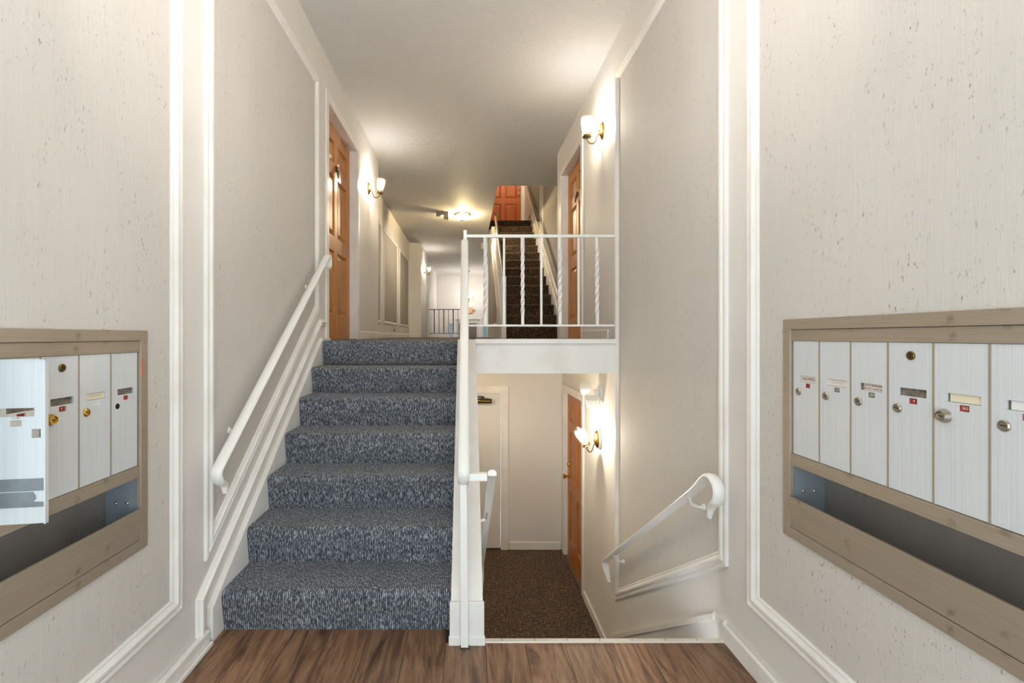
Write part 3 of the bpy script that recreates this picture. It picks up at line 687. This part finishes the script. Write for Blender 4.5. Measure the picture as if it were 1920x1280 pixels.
# ------------------------------------------------------------------ mailbox banks
def mail_door(bank, x, z, w, h, yf, spec):
    """one compartment door, left edge x, bottom z in the bank's frame"""
    slot = (x+0.028, x+0.106, z+0.258, z+0.279); pl = (x+0.056, x+0.081, z+0.239, z+0.254)
    holes = [slot, pl]
    d = build(MB().slab_holes(x, x+w, z, z+h, holes, yf, yf+0.006, 'y'), 'mailbox_door', 'mail_aluminium', bank)
    build(MB().box(slot[0]-0.004, slot[1]+0.004, yf+0.0065, yf+0.009, slot[2]-0.004, slot[3]+0.004), 'slot_back', 'slot_empty', d)
    if spec.get('card'):
        inset = spec.get('inset', 0.002)
        build(MB().box(slot[0]+inset, slot[1]-0.002, yf+0.004, yf+0.0048, slot[2]+0.001, slot[3]-0.001), 'name_card', spec['card'], d)
        cx = (slot[0]+inset+slot[1])/2; cz = (slot[2]+slot[3])/2
        for body, size, dz, mat, sh in spec.get('text', []):
            if body == '~':            # faint handwriting, not legible
                pts = [(cx-0.024+0.048*i/40, yf+0.0037, cz+dz+size*math.sin(i*1.35)*(0.55+0.45*math.sin(i*0.41+1))) for i in range(41)]
                build(MB().tube(pts, 0.00035, 4), 'handwriting', mat, d); continue
            if body == '-':            # line of tiny print
                build(MB().box(cx-0.010, cx+0.026, yf+0.0035, yf+0.0039, cz+dz-size/2, cz+dz+size/2), 'print_line', mat, d); continue
            text_mesh(body, size, 'lettering', mat, d, cx, yf+0.0037, cz+dz, sh)
    build(MB().box(pl[0]-0.002, pl[1]+0.002, yf+0.004, yf+0.005, pl[2]-0.002, pl[3]+0.002), 'number_plate', spec.get('plate', 'plate_red'), d)
    if spec.get('num'): text_mesh(spec['num'], 0.0095, 'number', 'ink_white', d, (pl[0]+pl[1])/2, yf+0.0038, (pl[2]+pl[3])/2)
    lx, lz = x+0.026, z+0.2225
    lk = spec.get('lock', 'nickel')
    if lk in ('nickel', 'brass'):
        mt = 'lock_nickel' if lk == 'nickel' else 'brass'
        l_ = build(MB().lathe([(0.0125,0),(0.0125,0.003),(0.0105,0.005),(0.0085,0.005),(0.0080,0.0035),(0.001,0.0035)], 24, (lx, yf, lz), 'y', cap=False), 'lock', mt, d, smooth=True)
        a = spec.get('turn', 0.0); c_, s_ = math.cos(a), math.sin(a)
        q = [(-0.0012,-0.0055),(0.0012,-0.0055),(0.0012,0.0055),(-0.0012,0.0055)]
        build(MB().prism([(lx+u*c_-v_*s_, lz+u*s_+v_*c_) for u, v_ in q], yf-0.0042, yf-0.0036, 'y'), 'keyhole', 'black_hole', d)
    elif lk == 'knob':
        mt = spec.get('lmat', 'lock_nickel')
        build(MB().lathe([(0.0165,0),(0.0165,0.004),(0.013,0.010),(0.0125,0.014),(0.0105,0.014),(0.010,0.011),(0.001,0.0125)], 24, (lx, yf, lz), 'y', cap=False), 'lock', mt, d, smooth=True)
        build(MB().box(lx-0.005, lx+0.005, yf-0.0135, yf-0.012, lz-0.001, lz+0.001), 'keyhole', 'black_hole', d)
    elif lk == 'hole':
        build(MB().lathe([(0.0095,0),(0.0095,0.0006)], 20, (lx+0.002, yf, lz), 'y'), 'lock_hole', 'black_hole', d)
    if spec.get('master'):
        build(MB().lathe([(0.0115,0),(0.0115,0.003),(0.010,0.0045),(0.007,0.0045),(0.0065,0.003),(0.001,0.003)], 22, (x+w/2+0.004, yf, z+0.365), 'y', cap=False), 'master_lock', 'brass_dark', d, smooth=True)
        build(MB().box(x+w/2+0.0028, x+w/2+0.0052, yf-0.0036, yf-0.003, z+0.360, z+0.370), 'keyhole', 'black_hole', d)
    return d
def mail_bank(loc, rz, W_, n, specs, label, opened=None):
    b = root('mailbox_bank', loc, label, 'mailboxes', rz=rz)
    H = 0.776; F = -0.012
    # mitred outer frame, four bars
    fw = FR
    for poly, nm in (([(0,0),(W_,0),(W_-fw,fw),(fw,fw)], 'b'), ([(0,H),(W_,H),(W_-fw,H-fw),(fw,H-fw)], 't'),
                     ([(0,0),(0,H),(fw,H-fw),(fw,fw)], 'l'), ([(W_,0),(W_,H),(W_-fw,H-fw),(W_-fw,fw)], 'r')):
        build(MB().prism([(a, c) for a, c in poly], F, 0.004, 'y'), 'frame_bar', 'mail_frame', b, bevel=0.0012)
    x0, x1 = fw, W_-fw
    build(MB().box(x0, x1, -0.006, 0.010, 0.700, H-fw-0.001), 'top_strip', 'mail_frame', b, bevel=0.001)
    build(MB().box(x0, x1, -0.009, 0.012, 0.258, 0.298), 'ledge', 'mail_frame', b, bevel=0.001)
    build(MB().prism([(-0.010, fw+0.002), (-0.016, 0.147), (-0.008, 0.147), (0.002, fw+0.002)], x0+0.002, x1-0.002, 'x'), 'bin_front', 'mail_frame', b, bevel=0.0008)
    hb = MB()
    hb.box(x0-0.004, x1+0.004, 0.112, 0.116, 0.025, H-0.03)
    hb.box(x0-0.004, x1+0.004, 0.004, 0.116, 0.025, 0.030)
    hb.box(x0-0.004, x1+0.004, 0.012, 0.116, 0.286, 0.292)
    hb.box(x0-0.004, x1+0.004, 0.012, 0.116, H-0.036, H-0.03)
    build(hb, 'housing', 'mail_inside', b)
    for xa in (x0-0.004, x1-0.002):
        sp = build(MB().box(xa, xa+0.006, 0.004, 0.112, 0.030, H-0.036), 'side_plate', 'mail_zinc', b)
    for xa, sg in ((x0+0.002, 1), (x1-0.002, -1)):
        for yy in (0.035, 0.075): build(MB().lathe([(0.006,0),(0.005,0.003*sg),(0.002,0.005*sg)], 10, (xa, yy, 0.165), 'x'), 'screw', 'lock_nickel', b)
    for k in range(1, n):
        xx = x0+0.003+k*PITCH
        build(MB().box(xx-0.0022, xx+0.0022, -0.0035, 0.10, 0.2985, 0.6995), 'divider', 'mail_frame', b)
    for k in range(n):
        if k == opened: continue
        mail_door(b, x0+0.003+k*PITCH+0.0025, 0.300, PITCH-0.005, 0.399, -0.002, specs[k] if k < len(specs) else specs[-1])
    return b
E = dict
plain = E(plate='plate_red', num='3')
LS = [plain, None, E(plate='plate_red', lock='hole'), E(plate='plate_red', num='3', master=True, lock='knob', lmat='brass'),
      E(card='card_cream', text=[('~', 0.004, 0, 'ink_faint', 0)], plate='card_white', lock='brass', turn=1.2), E(plate='plate_red', lock='hole')]
bl = mail_bank((-W, MBL['near'], MBL['z']), HP, MBL['w'], MBL['n'], LS, 'left wall mailbox bank with one door hanging open', opened=1)
RSP = [E(card='card_pink', text=[('CALDWELL', 0.0125, 0.0, 'ink_black', 0)], plate='plate_red', turn=0.9),
       E(card='card_pink', text=[('~', 0.005, 0.0, 'ink_faint', 0)], plate='plate_grey', num='37', turn=1.3),
       E(card='card_pink', inset=0.014, text=[('ROZ MORGAN', 0.0085, 0.0045, 'ink_black', 0), ('SCOTT CAVALLAR', 0.0075, -0.0045, 'ink_black', 0)], plate='plate_grey', num='372', turn=-1.4),
       E(plate='plate_red', num='4', master=True, turn=1.4),
       E(card='card_cream', inset=0.006, plate='plate_red', num='363', lock='knob'),
       E(card='card_white', inset=0.007, text=[('-', 0.0012, 0.003, 'ink_faint', 0), ('-', 0.001, -0.001, 'ink_faint', 0)], plate='plate_red', num='3', turn=1.5),
       plain]
mail_bank((W, MBR['far'], MBR['z']), -HP, MBR['w'], MBR['n'], RSP, 'right wall mailbox bank with six closed name-tagged doors')
# the door that hangs open on the left bank: seen from its back, hinged at its far edge
xh = FR+0.003+2*PITCH-0.004
ang = math.radians(99)
dw = PITCH-0.005
def swing(mb):
    """door drawn closed (x from xh-dw to xh, front at y=-0.002) then swung about (xh, -0.004)"""
    out = MB(); out.f = mb.f
    ca, sa = math.cos(ang), math.sin(ang)
    for x_, y_, z_ in mb.v:
        dx, dy = x_-xh, y_+0.004
        # left edge swings out towards -y
        out.v.append((xh+dx*ca-dy*sa, -0.004+dx*sa+dy*ca, z_))
    return out
xd = xh-dw; zd = 0.300
od = build(swing(MB().slab_holes(xd, xd+dw, zd-0.006, zd+0.399, [(xd+0.028, xd+0.106, zd+0.258, zd+0.279), (xd+0.056, xd+0.081, zd+0.234, zd+0.250), (xd+0.060, xd+0.078, zd+0.2535, zd+0.2555), (xd+0.014, xd+0.034, zd+0.205, zd+0.227)], -0.002, 0.003, 'y')),
           'mailbox_door', 'mail_aluminium', bl, label='opened mailbox door seen from its bare back')
build(swing(MB().box(xd+0.004, xd+dw-0.004, 0.0035, 0.0055, zd+0.075, zd+0.105)), 'backing_strip', 'galvanised', od)
build(swing(MB().prism([(xd+0.004,zd+0.035),(xd+dw-0.004,zd+0.035),(xd+dw-0.004,zd+0.072),(xd+0.030,zd+0.072),(xd+0.024,zd+0.062),(xd+0.024,zd+0.054),(xd+0.030,zd+0.048),(xd+0.004,zd+0.046)], 0.0035, 0.0055, 'y')), 'backing_strip', 'galvanised', od)
build(swing(MB().box(xd, xd+0.003, 0.0032, 0.010, zd-0.006, zd+0.399)), 'door_lip', 'mail_aluminium', od)
build(swing(MB().box(xd, xd+dw, 0.0032, 0.010, zd+0.396, zd+0.399)), 'door_lip', 'mail_aluminium', od)
build(MB().box(MBL['w']-FR+0.002, MBL['w']-FR+0.007, -0.0130, -0.0121, 0.62, 0.675), 'orange_sticker', 'sticker_orange', bl)

# ------------------------------------------------------------------ lamps
def sconce(loc, rz, label, tilt=0.0, ring=False, bulb='bulb_glow', reach=1.0):
    r = root('wall_sconce', loc, label, 'wall lamp', rz=rz, group='brass wall sconces')
    y0 = 0.0
    if ring:
        build(MB().lathe([(0.055,0),(0.055,0.022),(0.05,0.026)], 24, (0,-0.0005,0), 'y', (1,1.55)), 'mounting_ring', 'plastic_white', r, smooth=True); y0 = -0.026
    build(MB().lathe([(0.052,0),(0.052,0.004),(0.046,0.012),(0.034,0.022),(0.018,0.029),(0.001,0.031)], 28, (0,y0-0.0005,0), 'y', (1,1.5), cap=False), 'backplate', 'brass', r, smooth=True)
    build(MB().lathe([(0.007,0.029),(0.007,0.036),(0.003,0.04)], 10, (0,y0,0.0), 'y'), 'finial', 'brass', r)
    path = arc([(0,-0.025),(-0.045,-0.035),(-0.055,-0.075),(-0.075,-0.112),(-0.110,-0.112),(-0.135,-0.085),(-0.137,-0.055)] , 3)
    build(MB().tube([(0, y0+a*reach if i else y0-0.02, b) for i, (a, b) in enumerate(path)], 0.0055, 8), 'arm', 'brass_dark', r, smooth=True)
    cy, cz = y0-0.137*reach, -0.058
    ca, sa = math.cos(tilt), math.sin(tilt)
    def lean(mb):
        o = MB(); o.f = mb.f
        for x_, y_, z_ in mb.v: o.v.append((x_, cy+y_*ca-z_*sa, cz+y_*sa+z_*ca))
        return o
    build(lean(MB().lathe([(0.010,-0.004),(0.036,0.0),(0.038,0.005),(0.030,0.009),(0.028,0.020),(0.024,0.022)], 24)), 'cup', 'brass_dark', r, smooth=True)
    sh = [(0.027,0.014),(0.033,0.035),(0.040,0.065),(0.046,0.10),(0.048,0.125),(0.047,0.155),(0.046,0.168)]
    build(lean(MB().lathe(sh, 28, cap=False)), 'lamp_shade', 'shade_glass', r, smooth=True)
    build(lean(MB().lathe([(0.012,0.022),(0.012,0.070)], 14)), 'candle_sleeve', 'card_cream', r, smooth=True)
    build(lean(MB().lathe([(0.008,0.070),(0.016,0.082),(0.019,0.096),(0.017,0.112),(0.010,0.130),(0.003,0.142)], 10)), 'bulb', bulb, r, smooth=True)
    return r
sconce((-W, 5.60, 3.12), HP, 'lit brass sconce with clear tulip shade past the left door', tilt=0.10)
sconce((W, 4.05, 3.13), -HP, 'lit brass sconce with clear tulip shade above the right railing end', tilt=0.0)
sconce((W, 4.12, 0.475), -HP, 'lit brass sconce with leaning glass shade in the lower hall', tilt=0.45, ring=True, reach=0.68)
sconce((-1.14, 12.6, 3.10), HP, 'small lit sconce on the far left wall by the dim door')
# white conduit from the emergency light to the lower sconce
build(MB().box(W-0.010, W-0.0003, 4.113, 4.127, 0.56, 0.800), 'conduit', 'plastic_white', label='white conduit between the emergency light and lower sconce', cat='conduit')
em = root('emergency_light', (W, 4.11, 0.80), 'white two-headed emergency light high on the lower right wall', 'emergency light', rz=-HP)
build(MB().lathe([(0.07,0),(0.07,0.014),(0.05,0.024),(0.022,0.030)], 24, (0,-0.0005,0.075), 'y'), 'base_plate', 'plastic_white', em, smooth=True)
build(MB().box(-0.05, 0.05, -0.06, -0.028, 0.065, 0.105), 'arm', 'plastic_white', em, bevel=0.008)
def em_head(c, yaw, pitch, nm, sq):
    mb = MB()
    if sq: mb.prism([(-0.055,-0.045),(0.055,-0.045),(0.055,0.045),(-0.055,0.045)], -0.05, 0.0, 'y'); mb.prism([(-0.035,-0.03),(0.035,-0.03),(0.035,0.03),(-0.035,0.03)], 0.0, 0.03, 'y')
    else: mb.lathe([(0.022,-0.045),(0.045,-0.02),(0.052,0.02),(0.050,0.03)], 20, (0,0,0), 'y')
    def tr(m_):
        o = MB(); o.f = m_.f
        for x_, y_, z_ in m_.v:
            y2 = y_*math.cos(pitch)-z_*math.sin(pitch); z2 = y_*math.sin(pitch)+z_*math.cos(pitch)
            o.v.append((c[0]+x_*math.cos(yaw)-y2*math.sin(yaw), c[1]+x_*math.sin(yaw)+y2*math.cos(yaw), c[2]+z2))
        return o
    h = build(tr(mb), 'lamp_head', 'plastic_white', em, smooth=not sq)
    if sq:
        for k in range(6):
            z_ = -0.036+k*0.0145
            build(tr(MB().box(-0.048, 0.048, -0.0535, -0.050, z_-0.004, z_+0.004)), 'lens_rib', 'plastic_grey', h)
em_head((0.03, -0.065, 0.02), 0.95, 0.6, 'a', True)      # near head, lens to the room
em_head((-0.15, -0.10, 0.095), -0.5, 0.2, 'b', False)
# hexagonal brass ceiling light, plus two unseen copies added for light
def hex_light(loc, label, glow='bulb_glow_ceiling'):
    r = root('ceiling_light', loc, label, 'ceiling lamp', rz=0.26)
    build(MB().lathe([(0.165,-0.012),(0.165,-0.004),(0.13,-0.0005)], 6), 'canopy', 'brass', r)
    a, b_ = 0.145, 0.118
    for k in range(6):
        t0, t1 = math.pi/3*k, math.pi/3*(k+1)
        P = [(b_*math.cos(t0), b_*math.sin(t0), -0.012), (b_*math.cos(t1), b_*math.sin(t1), -0.012), (a*math.cos(t1), a*math.sin(t1), -0.085), (a*math.cos(t0), a*math.sin(t0), -0.085)]
        ins = [tuple(0.985*c for c in p_[:2])+(p_[2],) for p_ in P]
        build(MB().add(P+ins, [(0,1,2,3),(7,6,5,4),(0,4,5,1),(1,5,6,2),(2,6,7,3),(3,7,4,0)]), 'glass_panel', 'amber_glass', r)
        build(MB().tube([P[0], P[3]], 0.0045, 6), 'frame_rod', 'brass', r)
        build(MB().tube([P[3], P[2]], 0.0045, 6), 'frame_rod', 'brass', r)
        L = [(0.05*math.cos(t0), 0.05*math.sin(t0), -0.115), (0.05*math.cos(t1), 0.05*math.sin(t1), -0.115)]
        build(MB().add([P[3], P[2], L[1], L[0]], [(0,1,2,3)]), 'glass_panel', 'amber_glass', r)
    build(MB().lathe([(0.05,-0.118),(0.05,-0.112)], 6), 'bottom_cap', 'brass', r)
    build(MB().lathe([(0.008,-0.082),(0.022,-0.075),(0.028,-0.06),(0.022,-0.04),(0.012,-0.02)], 10, (0.0,-0.0,0)), 'bulb', glow, r, smooth=True)
    return r
hex_light((-0.08, 9.05, CEIL), 'hexagonal brass and amber glass light on the hallway ceiling')
hex_light((0.95, 9.9, 6.35), 'added unseen hexagonal brass light over the upper stairs')  # added out of view to brighten the upper stairwell
hex_light((-0.45, 4.85, 1.085), 'added unseen hexagonal brass light on the lower hall ceiling', 'bulb_glow_added')  # added out of view to brighten the lower hall
# ceiling emergency unit
ce = root('emergency_light', (-0.45, 8.9, CEIL), 'grey two-headed emergency light on the hallway ceiling', 'emergency light', rz=0)
build(MB().box(-0.12, 0.11, -0.05, 0.05, -0.035, -0.0005), 'housing', 'plastic_grey', ce, bevel=0.005)
h1 = build(MB().box(0.02, 0.11, -0.06, 0.03, -0.125, -0.036), 'lamp_head', 'plastic_grey', ce, bevel=0.008)
for k in range(3): build(MB().box(0.03+k*0.03, 0.042+k*0.03, -0.056, -0.048, -0.165, -0.126), 'lens_fin', 'plastic_grey', h1)
build(MB().lathe([(0.045,-0.07),(0.04,-0.036)], 16, (-0.08,0,0)), 'lamp_head', 'plastic_grey', ce)
# chandeliers: one over the rear entry, one over this entry
def chandelier(loc, label):
    r = root('chandelier', loc, label, 'chandelier', rz=0)
    build(MB().lathe([(0.06,-0.0005),(0.058,-0.02),(0.02,-0.035)], 18), 'canopy', 'brass', r, smooth=True)
    build(MB().tube([(0,0,-0.03),(0,0,-0.85)], 0.006, 8), 'rod', 'brass', r)
    build(MB().lathe([(0.01,-0.82),(0.03,-0.85),(0.018,-0.90),(0.045,-0.96),(0.05,-1.0),(0.02,-1.06),(0.035,-1.09),(0.012,-1.13),(0.004,-1.15)], 18), 'body', 'brass', r, smooth=True)
    for k in range(5):
        a = 2*math.pi*k/5+0.3; c, s = math.cos(a), math.sin(a)
        pth = [(0.04,-1.0),(0.12,-1.06),(0.20,-1.07),(0.255,-1.03),(0.265,-0.97)]
        q = arc(pth, 2)
        am = build(MB().tube([(u*c, u*s, z) for u, z in q], 0.007, 8), 'arm', 'brass', r, smooth=True)
        build(MB().lathe([(0.012,0),(0.032,0.008),(0.03,0.014)], 14, (0.265*c, 0.265*s, -0.97)), 'cup', 'brass', am, smooth=True)
        build(MB().lathe([(0.011,0.014),(0.011,0.07)], 10, (0.265*c, 0.265*s, -0.97)), 'candle_sleeve', 'card_cream', am)
        build(MB().lathe([(0.008,0.07),(0.020,0.085),(0.025,0.10),(0.018,0.125),(0.004,0.15)], 8, (0.265*c, 0.265*s, -0.97)), 'bulb', 'bulb_glow_chandelier', am, smooth=True)
    return r
chandelier((0.06, 16.9, CEIL), 'five-armed brass chandelier hanging over the far rear entry')
chandelier((0.0, 1.5, CEIL), 'brass chandelier hanging over the front entry above the viewer')
# sign box and emergency lamp over the rear door
sg = root('sign_box', (0.13, 17.99, 2.24), 'small orange sign box on the end wall under the chandelier', 'sign', rz=0)
build(MB().box(-0.13, 0.09, -0.06, -0.001, 0.0, 0.23), 'box', 'sign_orange', sg, bevel=0.01)
build(MB().box(0.09, 0.13, -0.05, -0.001, 0.07, 0.13), 'arm', 'plastic_grey', sg)
build(MB().lathe([(0.03,0),(0.045,0.06)], 14, (0.16,-0.02,0.11), 'y'), 'lamp_head', 'plastic_grey', sg)
# small wall outlet low on the left hallway wall
ou = root('wall_outlet', (-1.43, 9.25, 1.44), 'small wall outlet with a dangling stub under the middle grey panel', 'outlet', rz=HP)
build(MB().box(-0.035, 0.035, -0.005, -0.0005, 0.0, 0.11), 'cover_plate', 'plastic_white', ou, bevel=0.003)
build(MB().box(-0.012, 0.012, -0.03, -0.005, 0.02, 0.07), 'plug', 'plastic_grey', ou)
